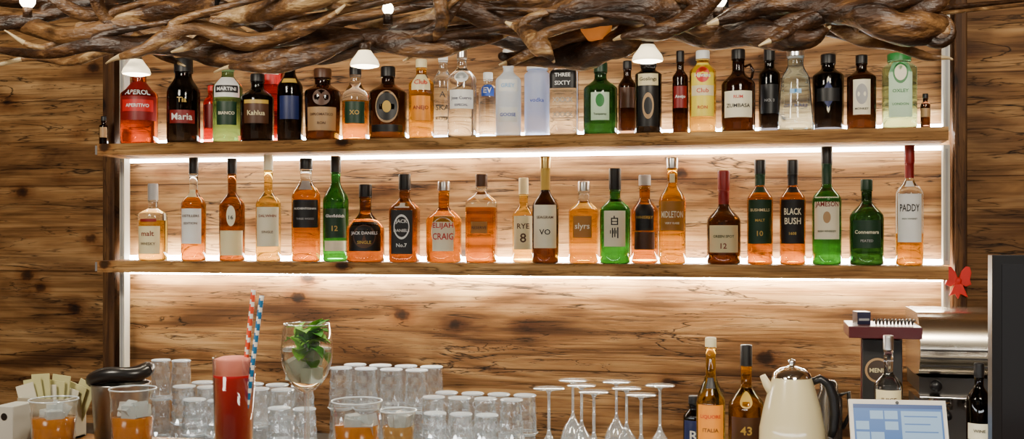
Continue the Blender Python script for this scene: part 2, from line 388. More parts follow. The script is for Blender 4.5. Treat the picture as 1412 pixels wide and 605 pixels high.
T_('gin_bottle', 1142, 44, 75, 88, 94, 106, 19, 'black', 'black', [(108, 158, .62, 'lcream', 'd'), (114, 152, .5, 'navy', 'd', .002), (124, 142, .72, 'black', 'r', .0024)], [('HENDRICK\'S', 133, .8, 'white')], Y=.03)
T_('gin_bottle', 1188, 41, 76, 88, 96, 108, 15, 'dark', 'black', [(112, 160, .6, 'lcream'), (118, 146, .4, 'grey', 'o', .0014)], [('MONKEY', 152, .5, 'black')], Y=-.01)
T_('gin_bottle', 1240, 52, 74, 84, 86, 96, 30, 'pgreen', 'green', [(88, 164, .6, 'pgreen'), (88, 118, .4, 'green', 'o', .0014), (92, 114, .32, 'lcream', 'o', .002)], [('OXLEY', 128, .5, 'green'), ('LONDON', 146, .5, 'green')], n=4)
T_('miniature_bottle', 1276, 14, 129, 136, 140, 145, 7, 'dark', 'black', [(150, 162, .9, 'tan')])
# --- lower shelf
L_('whisky_bottle', 211, 41, 253, 276, 286, 296, 13, 'gold', 'grey', [(312, 350, .85, 'cream'), (302, 306, .6, 'dred')], [('malt', 322, .5, 'dred'), ('WHISKY', 336, .6, 'brown')], fill=304, face=.3)
L_('whisky_bottle', 267, 35, 217, 240, 264, 282, 12, 'redamber', 'black', [(288, 336, .9, 'white'), (262, 272, .7, 'cream')], [('DISTILLERS', 298, .8, 'brown'), ('EDITION', 308, .6, 'brown')], fill=262, face=.45)
L_('whisky_bottle', 320, 36, 218, 240, 264, 284, 12, 'brown', 'black', [(318, 352, 1.0, 'cream'), (284, 312, .35, 'lcream', 'o')], [('16', 300, .2, 'black')])
L_('whisky_bottle', 370, 35, 213, 235, 262, 282, 12, 'gold', 'lcream', [(286, 340, 1.0, 'lcream')], [('DALWHIN', 298, .8, 'dred'), ('SINGLE', 320, .5, 'brown')])
L_('bourbon_bottle', 422, 40, 218, 234, 246, 272, 16, 'redamber', 'black', [(276, 314, 1.0, 'black'), (250, 262, .6, 'grey')], [('AUCHENTOSHAN', 288, .9, 'white'), ('THREE WOOD', 302, .7, 'grey')], fill=262)
L_('whisky_bottle', 463, 36, 215, 238, 250, 278, 13, 'green', 'black', [(288, 328, .9, 'dgreen'), (332, 346, .9, 'lcream')], [('Glenfiddich', 298, .82, 'white'), ('12', 315, .25, 'gold')], Y=.015)
L_('bourbon_bottle', 504, 53, 254, 272, 290, 318, 16, 'brown', 'black', [(306, 346, .95, 'black'), (310, 342, .6, 'brown', 'o', .0014)], [('JACK DANIELS', 322, .8, 'white'), ('SINGLE', 334, .4, 'gold')], Y=-.036)
L_('tennessee_whiskey_bottle', 558, 43, 240, 262, 272, 290, 15, 'brown', 'black', [(290, 350, .66, 'black'), (296, 330, .5, 'white', 'o', .0014), (299, 327, .44, 'black', 'o', .0018), (280, 287, .5, 'white')], [('JACK', 306, .45, 'white'), ('DANIELS', 318, .6, 'white'), ('No.7', 338, .4, 'white')], n=4.5)
L_('bourbon_bottle', 612, 49, 250, 263, 284, 304, 15, 'redamber', 'silver', [(300, 340, .72, 'lcream', 'o'), (298, 346, .62, 'lcream')], [('ELIJAH', 312, .66, 'red', 9), ('CRAIG', 326, .66, 'red', 9)])
L_('bourbon_bottle', 664, 45, 240, 258, 264, 280, 15, 'redamber', 'brown', [(306, 322, .5, 'amber')], [('RESERVE', 314, .55, 'brown')], n=4, fill=286)
L_('whisky_bottle', 722, 31, 245, 268, 280, 298, 12, 'gold', 'cream', [(298, 344, .95, 'cream')], [('RYE', 312, .6, 'brown'), ('8', 328, .3, 'brown')], Y=.03)
L_('whisky_bottle', 752, 37, 215, 232, 262, 286, 13, 'dark', 'goldm', [(283, 342, .95, 'lcream')], [('SEAGRAM', 300, .7, 'brown'), ('VO', 320, .45, 'black')], foil='gold', Y=-.035)
L_('whisky_bottle', 805, 44, 250, 264, 276, 292, 15, 'amber', 'silver', [(298, 328, .6, 'amber')], [('slyrs', 313, .55, 'lcream')], fill=288, n=3, Y=.0)
L_('whisky_bottle', 848, 42, 232, 262, 272, 290, 15, 'green', 'black', [(291, 340, .75, 'lcream')], [('#hakushu', 316, .85, 'black')], Y=-.035)
L_('whiskey_bottle', 889, 38, 241, 256, 272, 292, 15, 'copper', 'grey', [(282, 318, .7, 'black'), (320, 344, .8, 'brown')], [('WHISKEY', 300, .7, 'gold')], Y=.035)
L_('irish_whiskey_bottle', 927, 37, 217, 232, 252, 278, 14, 'amber', 'silver', [(278, 318, 1.0, 'amber'), (240, 252, .5, 'cream')], [('MIDLETON', 296, .95, 'lcream', 9), ('VERY RARE', 308, .6, 'lcream')])
L_('whisky_bottle', 998, 47, 235, 262, 282, 306, 15, 'dark', 'dred', [(311, 348, .95, 'cream')], [('GREEN SPOT', 326, .7, 'dgreen'), ('12', 339, .2, 'dred')], foil='dred')
L_('irish_whiskey_bottle', 1048, 36, 220, 240, 256, 276, 14, 'redamber', 'black', [(258, 266, .7, 'dgreen'), (276, 336, 1.05, 'dgreen')], [('BUSHMILLS', 290, .85, 'cream'), ('MALT', 304, .4, 'gold'), ('10', 322, .25, 'gold')], foil='dgreen')
L_('irish_whiskey_bottle', 1093, 36, 220, 240, 256, 276, 14, 'redamber', 'black', [(258, 266, .7, 'black'), (276, 336, 1.05, 'black')], [('BLACK', 292, .75, 'lcream', 9), ('BUSH', 305, .7, 'lcream', 9), ('1608', 322, .3, 'gold')], foil='black')
L_('irish_whiskey_bottle', 1140, 41, 202, 226, 254, 276, 14, 'green', 'black', [(272, 330, .95, 'lcream'), (292, 308, .25, 'tan', 'o', .0014)], [('JAMESON', 283, .92, 'dred', 9), ('IRISH WHISKEY', 319, .7, 'dgreen')], foil='dgreen')
L_('irish_whiskey_bottle', 1195, 48, 247, 262, 276, 300, 15, 'dgreen', 'dgreen', [(304, 342, .9, 'dgreen')], [('Connemara', 320, .8, 'lcream'), ('PEATED', 332, .4, 'grey')])
L_('irish_whiskey_bottle', 1254, 39, 200, 224, 246, 268, 13, 'amber', 'dred', [(268, 334, .95, 'white'), (250, 258, .5, 'white')], [('PADDY', 287, .8, 'black', 10), ('IRISH WHISKEY', 302, .6, 'dgreen')], foil='dred', fill=322)
# ------------------------------------------------------------------ room shell
XL, XR, YF = -3.3, 1.7, -5.0
simple_box('wall_back', XL, XR, Y_WALL, Y_WALL + .1, 0, 2.75, WOOD_WALL)
simple_box('wall_left', XL - .1, XL, YF, Y_WALL + .1, 0, 2.75, WOOD_WALL)
simple_box('wall_right', XR, XR + .1, YF, Y_WALL + .1, 0, 2.75, WOOD_WALL)
simple_box('floor', XL - .1, XR + .1, YF, Y_WALL + .1, -.1, 0, WOOD_BAR)
simple_box('ceiling', XL - .1, XR + .1, YF, Y_WALL + .1, 2.75, 2.85, P('ceiling_paint', (.2, .12, .06), .8, noise=.3))
# shelves with their LED strips
xs0, xs1 = X(134, -.09), X(1308, -.09)
def led(name, col, s):
    m = P(name, col, .5, emis=1.0); m.node_tree.nodes['Principled BSDF'].inputs['Emission Strength'].default_value = s; return m
LED_T = led('led_strip_cool', (.92, .96, 1.0), 85)
LED_M = led('led_strip_mid', (1.0, .93, .80), 34)
LED_B = led('led_strip_up', (1.0, .95, .84), 85)
LED_D = led('led_strip_down', (1.0, .94, .80), 150)
xa, xb = X(182, .1), X(1298, .1); xc_ = (xs0 + xs1) / 2
for nm, zt, up_, dn_, hu in (('wall_shelf', Z_TOP, LED_T, LED_M, .023), ('wall_shelf', Z_LOW, LED_B, LED_D, .013)):
    mb = MB(); L2 = (xs1 - xs0) / 2
    mb.box(-L2, L2, -.0875, .0875, -.033, 0, WOOD_SHELF)
    mb.box(-L2 - .012, -L2 - .0005, -.08, .08, -.03, -.004, P('grey_metal', (.35, .35, .34), .4, .6))
    mb.box(xa - xc_, xb - xc_, .0895, .0995, .0, hu, up_)
    mb.box(xa - xc_, xb - xc_, .0895, .0995, -.044, -.0335, dn_)
    mb.build(nm, (xc_, -.0025, zt), 0, 0)
# uprights and posts
WHITEM = P('white_metal', (.50, .48, .40), .45)
for px in (172, 1304):
    for a, b in ((Z_TOP + .001, Z_TOP + .30), (Z_LOW + .001, Z_TOP - .034), (Z_BACK + .001, Z_LOW - .034)):
        mb = MB(); hx = .008; h = b - a
        mb.box(-hx, hx, -.015, .015, 0, h, WHITEM)
        mb.box(-hx * .4, hx * .4, -.017, -.0151, .01, h - .01, P('slot_grey', (.3, .3, .3), .5))
        mb.build('shelf_upright', (X(px, .06), .06, a))
simple_box('post_left', X(149, .07), X(165, .07), .04, Y_WALL - .001, Z_BACK + .001, 2.74, WOOD_POST, .004)
simple_box('post_right', X(1315, .05), X(1332, .05), .03, Y_WALL - .001, Z_BACK + .001, 2.74, WOOD_POST, .004)
# ------------------------------------------------------------------ counters
DARKSTONE = P('back_counter_stone', (.05, .045, .04), .35, noise=.4)
mb = MB(); mb.box(XL + .01, XR - .01, -.60, Y_WALL - .002, Z_BACK - .04, Z_BACK, DARKSTONE)
mb.box(XL + .01, XR - .01, -.55, Y_WALL - .002, 0.001, Z_BACK - .04, P('cabinet_brown', (.08, .04, .02), .5)); mb.build('back_counter')
mb = MB()
mb.box(XL + .01, XR - .01, -2.05, -1.24, Z_BAR - .045, Z_BAR, WOOD_BAR)
mb.box(XL + .01, XR - .01, -1.85, -1.30, 0.001, Z_BAR - .045, P('bar_front_wood', (.12, .05, .02), .5))
mb.box(XL + .01, XR - .01, -1.30, -.82, .86, .90, STEEL)
mb.box(XL + .01, XR - .01, -1.30, -.90, 0.001, .86, P('bar_inner', (.06, .06, .06), .4))
# service light under the bar top, facing the bartender's side
mb.box(-2.4, .9, -1.262, -1.252, Z_BAR - .064, Z_BAR - .046, led('service_led', (.90, .95, 1.0), 26))
mb.build('bar_counter', (0, 0, 0), 0, .003)
# ------------------------------------------------------------------ stacked tumblers
def cut_tumbler(mb, cx, cy, z0, R, H, inverted=True, mat=TUMBLER, seg=16, rot=0.0, cut=.935):
    rings = 7; vs = []; fs = []
    for i in range(rings):
        t = i / (rings - 1); z = H * t
        rr = R * (1 - .16 * t) if inverted else R * (.84 + .16 * t)
        if 0 < i < rings - 1: rr *= cut if i % 2 else 1.0
        for j in range(seg):
            th = 2 * pi * (j + .5 * (i % 2)) / seg + rot
            vs.append((cx + rr * cos(th), cy + rr * sin(th), z0 + z))
    for i in range(rings - 1):
        for j in range(seg):
            k = (j + 1) % seg; a = i * seg; b = (i + 1) * seg
            if i % 2 == 0: fs += [[a + j, a + k, b + j], [a + k, b + k, b + j]]
            else: fs += [[a + j, b + k, b + j], [a + j, a + k, b + k]]
    ms = [mat] * len(fs)
    o = (rings - 1) * seg
    if inverted or mat is TUMBLER: fs.append([o + j for j in range(seg)]); ms.append(TGLINT if inverted else mat)
    if not inverted or mat is TUMBLER: fs.append([j for j in range(seg - 1, -1, -1)]); ms.append(mat)
    mb.add(vs, fs, ms, False)
    if inverted:   # base rim and drinking rim, their bright glints painted in milky white
        for zr, rr in ((z0 + H - .002, R * .84), (z0 + .002, R * .995)):
            mb.tube([(cx + rr * cos(2 * pi * q / 20), cy + rr * sin(2 * pi * q / 20), zr) for q in range(21)], .0014, TGLINT, 5, cap=False)
def tumbler_group(name, cols, rows, Ys, heights, px0, dpx, H=.096, wpx=36):
    mb = MB(); ox, oy = X(px0, Ys[0]), Ys[0]
    for r, Y in enumerate(Ys):
        for c in range(cols):
            px = px0 + dpx * c; R = W(px, wpx, Y) / 2 * .97; Xc = X(px0, Ys[0]) + (R * 2.08) * c + (R * .3 * (r % 2)) - .0 * r
            for h in range(heights):
                cut_tumbler(mb, Xc - ox, Y - oy, h * (H + .001), R, H, True, rot=random.random())
    return mb.build(name, (ox, oy, Z_BACK + .0008))
tumbler_group('stacked_tumblers', 5, 2, [-.32, -.24], 2, 254, 38, .097, 38)
tumbler_group('stacked_tumblers', 2, 1, [-.415], 2, 268, 38, .088, 38)
tumbler_group('stacked_tumblers', 4, 2, [-.09, -.01], 2, 470, 38, .112, 37)
tumbler_group('stacked_tumblers', 4, 2, [-.34, -.26], 2, 598, 36, .096, 37)
tumbler_group('stacked_tumblers', 3, 1, [-.43], 2, 600, 36, .084, 37)
tumbler_group('stacked_tumblers', 2, 1, [-.42], 2, 385, 36, .082, 38)
tumbler_group('stacked_tumblers', 2, 1, [-.05], 2, 222, 28, .113, 32)
# ------------------------------------------------------------------ upturned stemware
WG = thin_glass('stemware_glass', (.97, .98, .98), .16, .14, .04, 0, 1.3, .85, 1.0)
for (px, py, w, Y) in ((757, 535, 44, -.44), (790, 524, 40, -.18), (802, 531, 40, -.30), (819, 540, 42, -.44), (850, 526, 40, -.18), (864, 535, 42, -.30), (884, 544, 42, -.44), (910, 531, 42, -.32)):
    R = W(px, w, Y) / 2; H = Z(px, py, Y) - Z_BACK
    mb = MB(); rb = R * .95; hb = .13
    pr = [(rb * .86, 0), (rb * .97, .02), (rb, .045), (rb * .90, .075), (rb * .62, .105), (rb * .28, .122), (.006, hb), (.0036, hb + .01), (.0034, H - .014), (.007, H - .007), (R * .5, H - .003), (R, H - .0015), (R, H), (0, H)]
    mb.lathe(pr, WG, 28); mb.build('wine_glass', (X(px, Y), Y, Z_BACK + .0006))
# ------------------------------------------------------------------ drinks on the bar
ICE = P('ice', (.80, .88, .90), .12, 0, .7, 1.15)
def ice_cubes(mb, cx, cy, cz, R, n, s=.02, seed=1, mat=None, dz=.008):
    rnd = random.Random(seed)
    for i in range(n):
        a = rnd.uniform(0, 2 * pi); q = rnd.uniform(0, R)
        M = Matrix.Translation((cx + q * cos(a), cy + q * sin(a), cz + rnd.uniform(-dz, dz))) @ Matrix.Rotation(rnd.uniform(0, 3), 4, 'Z') @ Matrix.Rotation(rnd.uniform(-.6, .6), 4, 'X')
        mb.box(-s / 2, s / 2, -s / 2, s / 2, -s / 2, s / 2, mat or ICE, M)
OR = P('orange_cocktail', (.62, .20, .008), .15, 0, .45, 1.2, noise=.5)
for i, (px, w, top, Y) in enumerate(((74, 70, 551, -1.40), (183, 66, 536, -1.42), (492, 70, 553, -1.42), (549, 50, 566, -1.31))):
    R = W(px, w, Y) / 2; H = Z(px, top, Y) - Z_BAR
    mb = MB(); cut_tumbler(mb, 0, 0, 0, R, H, False, BARCUT, 22, cut=.965)
    mb.tube([(R * cos(2 * pi * q / 28), R * sin(2 * pi * q / 28), H) for q in range(29)], .0012, TGLINT, 6, cap=False)
    lq = OR if i != 3 else P('pale_cocktail', (.5, .28, .08), .1, 0, .6, 1.2)
    Hl = H * (.66 if i != 1 else .60)
    mb.lathe([(0, .012), (R * .76, .012), (R * .78, .016), (R * .87, Hl), (0, Hl + .0003)], lq, 24)
    ice_cubes(mb, 0, 0, Hl + .002, R * .45, 5, .024, i)
    ob = mb.build('cocktail_tumbler', (X(px, Y), Y, Z_BAR + .0006))
# red highball with two paper straws
px, Y = 322.5, -1.40; R = W(px, 60, Y) / 2; H = Z(px, 493, Y) - Z_BAR
mb = MB()
mb.lathe([(0, 0), (R * .86, 0), (R * .88, .003), (R, H), (R * .965, H), (R * .85, .014), (0, .013)], CLEARG, 36)
Hf = H * .84
mb.lathe([(0, .0145), (R * .845, .0145), (R * .945, Hf)], P('red_juice', (.46, .008, .014), .5, 0, .0, 1.3, spec=.1), 36)
mb.lathe([(R * .945, Hf), (R * .955, H - .003), (R * .6, H + .001), (0, H + .002)], P('pink_foam', (.80, .24, .17), .6, noise=.25), 36)
def straw(x0, x1, y1, dY, mat):
    a = Vector((X(x0, Y) - X(px, Y), dY, .03)); b = Vector((X(x1, Y) - X(px, Y), dY * .3, Z(x1, y1, Y) - Z_BAR))
    a.x = max(-R * .7, min(R * .7, a.x))
    wh = P('straw_white', (.85, .82, .76), .6); n = 64
    mb.tube([a + (b - a) * (k / n) for k in range(n + 1)], .0036, mat, 12, lambda i, j: mat if ((i + j / 3.0) % 5) < 2.7 else wh)
straw(325, 349, 400, .006, P('straw_red', (.70, .06, .012), .6))
straw(337, 362, 408, -.008, P('straw_blue', (.01, .15, .36), .6))
mb.build('fruit_cocktail_glass', (X(px, Y), Y, Z_BAR + .0006))
# balloon gin glass with herbs
px, Y = 423, -1.30; R = W(px, 73, Y) / 2; H = Z(px, 447, Y) - Z_BAR
mb = MB(); zb0 = Z(px, 541, Y) - Z_BAR
hb = H - zb0
bowl = [(.16, .0), (.34, .04), (.55, .11), (.78, .24), (.93, .40), (1.0, .58), (.985, .75), (.93, .90), (.87, 1.0)]
mb.lathe([(0, 0), (R * .85, 0), (R * .85, .0015), (R * .3, .004), (.006, .010), (.0045, .02), (.0042, zb0 - .012), (.0065, zb0 - .002), (R * .16, zb0)], STEMG, 32)
EDGEG = thin_glass('balloon_bowl_glass', (.985, .99, .99), 0.012, 0.03, 0.03, 0, 1.3, 1.0, 2.0)
mb.lathe([(R * a, zb0 + hb * b) for a, b in bowl], EDGEG, 40)
mb.tube([(R * .87 * cos(2 * pi * q / 32), R * .87 * sin(2 * pi * q / 32), H) for q in range(33)], .0009, STEMG, 6, cap=False)
mb.lathe([(0, zb0 + hb * .03)] + [(R * a * .96, zb0 + hb * b) for a, b in bowl[2:6]] + [(R * .97, zb0 + hb * .66), (0, zb0 + hb * .66)], P('tonic', (.92, .98, .92), .03, 0, 1, 1.08), 36)
LEAF = P('mint_leaf', (.04, .25, .012), .45, noise=.3); LEAF2 = P('lime_leaf', (.20, .50, .03), .45, noise=.2)
def leaf(c, L, wd, M, mat):
    vs = []; fs = []; n = 6
    for i in range(n + 1):
        t = i / n; ww = wd * sin(pi * min(1, t * 1.02)) ** .8 if 0 < t < 1 else .0004
        zz_ = .25 * L * sin(pi * t)
        vs += [(L * t, -ww, zz_ + .12 * ww), (L * t, 0, zz_ - .15 * wd), (L * t, ww, zz_ + .12 * ww)]
    for i in range(n):
        for k in range(2): q = i * 3 + k; fs.append([q, q + 1, q + 4, q + 3])
    mb.add(vs, fs, mat, True, Matrix.Translation(c) @ M)
rnd = random.Random(3)
for i in range(34):
    a = rnd.uniform(0, 2 * pi); q = R * math.sqrt(rnd.random()) * .62; zz_ = zb0 + hb * rnd.uniform(.36, .92)
    M = Matrix.Rotation(rnd.uniform(0, 6.28), 4, 'Z') @ Matrix.Rotation(rnd.uniform(-1.3, .6), 4, 'Y')
    p_ = Vector((q * cos(a) + .003, q * sin(a), zz_)) - (M @ Vector((.016, 0, 0)))
    leaf(p_, .033, .011, M, LEAF if rnd.random() < .4 else LEAF2)
for i in range(22):
    M = Matrix.Rotation(rnd.uniform(-1.0, 1.0), 4, 'Z') @ Matrix.Rotation(-rnd.uniform(.1, 1.2), 4, 'Y')
    leaf((R * .15 + rnd.uniform(-.014, .008), rnd.uniform(-.014, .012), H - .022 + rnd.uniform(-.016, .004)), .034, .013, M, LEAF if i % 3 == 0 else LEAF2)
ice_cubes(mb, 0, 0, zb0 + hb * .45, R * .5, 9, .024, 9, P('frosty_ice', (.62, .74, .68), .2, 0, .35, 1.2), dz=.022)
mb.build('gin_balloon_glass', (X(px, Y), Y, Z_BAR + .0006))
# sachet box
Y = -1.29; x0, x1 = X(40, Y), X(104, Y); cx = (x0 + x1) / 2; hw = (x1 - x0) / 2
mb = MB(); CARD = P('sachet_paper', (.48, .46, .22), .6, noise=.2); CARD2 = P('sachet_paper_white', (.55, .53, .42), .6)
HB = .070
mb.box(-hw, hw, -.03, -.027, 0, HB, P('card_box', (.30, .27, .20), .3)); mb.box(-hw, hw, .027, .03, 0, HB, CARD2)
mb.box(-hw, -hw + .003, -.027, .027, 0, HB, CARD2); mb.box(hw - .003, hw, -.027, .027, 0, HB, CARD2); mb.box(-hw, hw, -.027, .027, 0, .003, CARD2)
for i in range(9):
    sx_ = -hw + .010 + i * (2 * hw - .05) / 8
    M = Matrix.Translation((sx_, 0, .02)) @ Matrix.Rotation(-.30 + .09 * i + rnd.uniform(-.05, .05), 4, 'Y')
    mb.box(0, .034, -.022 + .005 * i, -.020 + .005 * i, 0, .070 + .009 * (i % 3), CARD if i % 3 else CARD2, M)
mb.build('sachet_box', (cx, Y, Z_BAR + .0006))
# small white box
Y = -1.36; mb = MB(); hw = W(22, 30, Y) / 2
mb.box(-hw, hw, -.025, .025, 0, Z(24, 557, Y) - Z_BAR, P('white_card', (.42, .42, .38), .6)); mb.lathe([(.006, 0), (0, 0.0002)], BLACKP, 16, Matrix.Translation((0, -.0255, .05)) @ Matrix.Rotation(pi / 2, 4, 'X'))
mb.build('napkin_box', (X(20, Y), Y, Z_BAR + .0006), 0, .002)
# steel ice bucket with black lid ring
px, Y = 166, -1.305; R = W(px, 84, Y) / 2; H = Z(px, 528, Y) - Z_BAR
mb = MB(); mb.lathe([(0, 0), (R * .8, 0), (R * .84, .005), (R * .97, H * .97), (R, H), (R * .96, H), (R * .8, .01), (0, .009)], P('brushed_bucket', (.36, .35, .33), .3, 1), 36)
ring = []
for i in range(33):
    t = 2 * pi * i / 32; ring.append((R * .98 * cos(t), R * .72 * sin(t), H + .014 + .007 * cos(t) + .003 * sin(3 * t)))
mb.tube(ring, .0115, BLACKP, 10, cap=False)
mb.lathe([(R * .9, H + .004), (R * .7, H + .016), (0, H + .02)], BLACKP, 24, Matrix.Diagonal((1, .8, 1, 1)))
mb.build('ice_bucket', (X(px, Y), Y, Z_BAR + .0006))
# ------------------------------------------------------------------ right-hand back counter items
def BK(*a, **k): return bottle(*a, shelf=Z_BACK, **k)
BK('liqueur_bottle', 980, 40, 465, 478, 512, 556, 14, 'gold', 'cream', [(556, 612, 1.0, 'orange'), (520, 534, .5, 'black')], [('LIQUORE', 572, .8, 'red'), ('ITALIA', 590, .6, 'brown')], Y=-.33)
BK('liqueur_bottle', 1029, 50, 475, 504, 528, 560, 15, 'amber', 'black', [(572, 612, .9, 'brown'), (538, 560, .4, 'gold', 'o')], [('43', 590, .35, 'gold')], Y=-.22)
BK('bitters_bottle', 957, 30, 545, 556, 562, 574, 14, 'black', 'black', [(578, 612, 1.0, 'navy')], [('R', 598, .4, 'white')], Y=-.12)
BK('syrup_bottle', 1225, 40, 462, 482, 512, 532, 13, 'clear', 'silver', [(536, 566, 1.0, 'cream')], [('JUICE', 550, .6, 'brown')], Y=-.45)
BK('wine_bottle', 1350, 36, 500, 520, 530, 552, 13, 'black', 'black', [(582, 604, 1.0, 'lcream')], [('WINE', 592, .5, 'black')], Y=-.50)
# cream kettle
px, Y = 1092, -.46; mb = MB(); CREAM = P('cream_enamel', (.68, .59, .34), .25, coat=.5)
u = depth(px, Y) / F; z = lambda py: Z(px, py, Y) - Z_BACK
k = [(0, 0), (46 * u, 0), (47 * u, .01), (44 * u, z(590)), (38 * u, z(560)), (31 * u, z(535)), (27 * u, z(522)), (26 * u, z(519)), (0, z(519))]
mb.lathe(k, CREAM, 36)
mb.lathe([(27 * u, z(520)), (25 * u, z(514)), (17 * u, z(508)), (6 * u, z(505)), (3 * u, z(503)), (5 * u, z(500)), (4 * u, z(496)), (0, z(495))], CHROME, 28)
mb.tube([(-22 * u, 0, z(545)), (-34 * u, -.0, z(530)), (-40 * u, 0, z(518))], [10 * u, 6 * u, 4 * u], CREAM, 12)
hp = [(24 * u, 528), (38 * u, 522), (50 * u, 530), (56 * u, 548), (58 * u, 570), (56 * u, 592), (52 * u, 602)]
mb.tube([(a, 0, z(b)) for a, b in hp], [5 * u, 6 * u, 6.5 * u, 7 * u, 7 * u, 6 * u, 5 * u], BLACKP, 10)
mb.build('kettle', (X(px, Y), Y, Z_BACK + .0006), .15)
# dark thermos behind
px, Y = 1143, -.24; mb = MB(); z = lambda py: Z(px, py, Y) - Z_BACK; u = depth(px, Y) / F
mb.lathe([(0, 0), (17 * u, 0), (18 * u, .01), (18 * u, z(550)), (12 * u, z(538)), (12 * u, z(528)), (8 * u, z(524)), (0, z(524))], P('dark_steel', (.12, .11, .1), .25, .8), 28)
mb.tube([(14 * u, 0, z(545)), (26 * u, 0, z(540)), (28 * u, 0, z(570)), (18 * u, 0, z(590))], 3 * u, BLACKP, 8)
mb.build('thermos_jug', (X(px, Y), Y, Z_BACK + .0006))
# maroon display stand with things on it
px, Y = 1216, -.28; mb = MB(); z = lambda py: Z(px, py, Y) - Z_BACK; u = depth(px, Y) / F
MAR = P('maroon_lacquer', (.07, .006, .008), .3)
mb.box(-47 * u, 47 * u, -.075, .09, z(463), z(447), MAR)
mb.box(-27 * u, 27 * u, .0, .02, 0, z(463), MAR); mb.box(-30 * u, 30 * u, -.06, .06, 0, .012, MAR)
mb.box(-26 * u, 26 * u, -.012, -.001, z(575), z(468), P('chalk_board', (.02, .018, .016), .5))
mb.lathe([(17 * u, 0), (0, .0002)], paint('tan'), 28, Matrix.Translation((-6 * u, -.013, z(510))) @ Matrix.Rotation(pi / 2, 4, 'X'))
mb.lathe([(14 * u, 0), (0, .0002)], P('label_dark', (.05, .03, .02), .5), 28, Matrix.Translation((-6 * u, -.0136, z(510))) @ Matrix.Rotation(pi / 2, 4, 'X'))
vs, fs, tw, th = text_geo('MENU'); s_ = 22 * u / tw
mb.add([(a * s_ - 6 * u, -.0145, z(510) + b * s_) for a, b in vs], fs, paint('cream'))
mb.build('menu_stand', (X(px, Y), Y, Z_BACK + .0006), 0, .0015)
zt = Z(px, 447, Y)
mb = MB(); mb.box(-9 * u, 9 * u, -.02, .02, 0, 17 * u, P('navy_box', (.015, .015, .04), .3)); mb.box(-7 * u, 7 * u, -.0205, -.02, 5 * u, 8 * u, paint('grey'))
mb.build('spice_box', (X(1188, Y), Y, zt + .0008), .2, .002)
mb = MB()
mb.tube([(-.04 + .09 * i / 80, .006 * cos(i * .9), .0078 + .006 * sin(i * .9)) for i in range(81)], .0018, BLACKP, 6)
mb.build('coiled_cord', (X(1230, Y - .03), Y - .03, zt + .0008))
# espresso machine
mb = MB(); z = lambda py: Z(1315, py, -.28) - Z_BACK
hx = (X(1400, -.28) - X(1270, -.28)) / 2; cx = (X(1400, -.28) + X(1270, -.28)) / 2
def extr(pts, x0, x1, mat, smooth=True):
    n = len(pts); v = [(x0, a, b) for a, b in pts] + [(x1, a, b) for a, b in pts]
    f = [[i, (i + 1) % n, n + (i + 1) % n, n + i] for i in range(n)]
    mb.add(v, f, mat, smooth); mb.add(v, [list(range(n - 1, -1, -1)), list(range(n, 2 * n))], mat, False)
zc_ = z(482); rr = z(434) - zc_; BY = .03
DRK = P('machine_dark', (.03, .025, .02), .35, .4)
arc = [(-.16 - rr * sin(t * pi / 18), zc_ + rr * cos(t * pi / 18)) for t in range(0, 15)]
extr([(BY, zc_ + rr)] + arc + [(-.14, z(525)), (BY, z(525))], -hx, hx, P('machine_steel', (.72, .64, .50), .24, 1))
mb.box(-hx + .004, hx - .004, -.19, BY, z(548), z(526), DRK)
extr([(BY, z(556))] + [(-.15 - .07 * sin(t * pi / 12), z(552) + .008 * cos(t * pi / 12)) for t in range(13)] + [(BY, z(560))], -hx + .002, hx, CHROME)
mb.box(-hx + .008, hx - .008, -.08, BY, .04, z(556), P('machine_body', (.10, .09, .08), .3, .9))
mb.box(-hx, hx, -.24, BY, 0, .04, STEEL)
for i in range(3): mb.box(-hx + .001, hx + .001, -.165 - rr, -.156 - rr, zc_ - .006 - .018 * i, zc_ - .002 - .018 * i, DRK)
for sx in (-.4, .35):
    mb.lathe([(0, 0), (.028, 0), (.028, .03), (0, .03)], CHROME, 20, Matrix.Translation((sx * hx, -.13, z(575))))
    mb.tube([(sx * hx, -.15, z(572)), (sx * hx, -.24, z(576))], .009, BLACKP, 10)
mb.lathe([(0, 0), (.012, 0), (.012, .02), (0, .02)], BLACKP, 16, Matrix.Translation((-hx * .6, -.19, z(537))) @ Matrix.Rotation(pi / 2, 4, 'X'))
mb.build('espresso_machine', (cx, -.03, Z_BACK + .0006), 0)
# tablet on stand
Y = -1.0; px = 1240; hw = W(px, 138, Y) / 2; mb = MB()
zt = Z(px, 560, Y) - .90
tl = Matrix.Translation((0, 0, zt - .055)) @ Matrix.Rotation(-.35, 4, 'X')
mb.box(-hw, hw, -.004, .004, -.065, .065, P('tablet_white', (.62, .58, .50), .3), tl)
def emi(name, col, s):
    m = P(name, col, .3); b = m.node_tree.nodes['Principled BSDF']; b.inputs['Base Color'].default_value = (.01, .01, .02, 1)
    b.inputs['Emission Color'].default_value = (*col, 1); b.inputs['Emission Strength'].default_value = s; return m
S0 = emi('screen_blue', (.14, .42, 1.0), .5); S1 = emi('screen_light', (.50, .76, 1.0), .8); S2 = emi('screen_dark', (.04, .16, .5), .5)
mb.box(-hw * .92, hw * .92, -.0046, -.0041, -.057, .057, S0, tl)
mb.box(-hw * .92, hw * .92, -.0048, -.0046, .050, .057, S2, tl)
for r in range(4):
    for c in range(3):
        x_ = -hw * .88 + c * hw * .30; mb.box(x_, x_ + hw * .27, -.0048, -.0046, .032 - r * .018, .046 - r * .018, S1 if (r * 2 + c) % 3 else S0, tl)
mb.box(hw * .06, hw * .88, -.0048, -.0046, -.05, .046, S1, tl)
for r in range(6): mb.box(hw * .12, hw * (.8 - .15 * (r % 2)), -.005, -.0048, .036 - r * .013, .038 - r * .013, S0, tl)
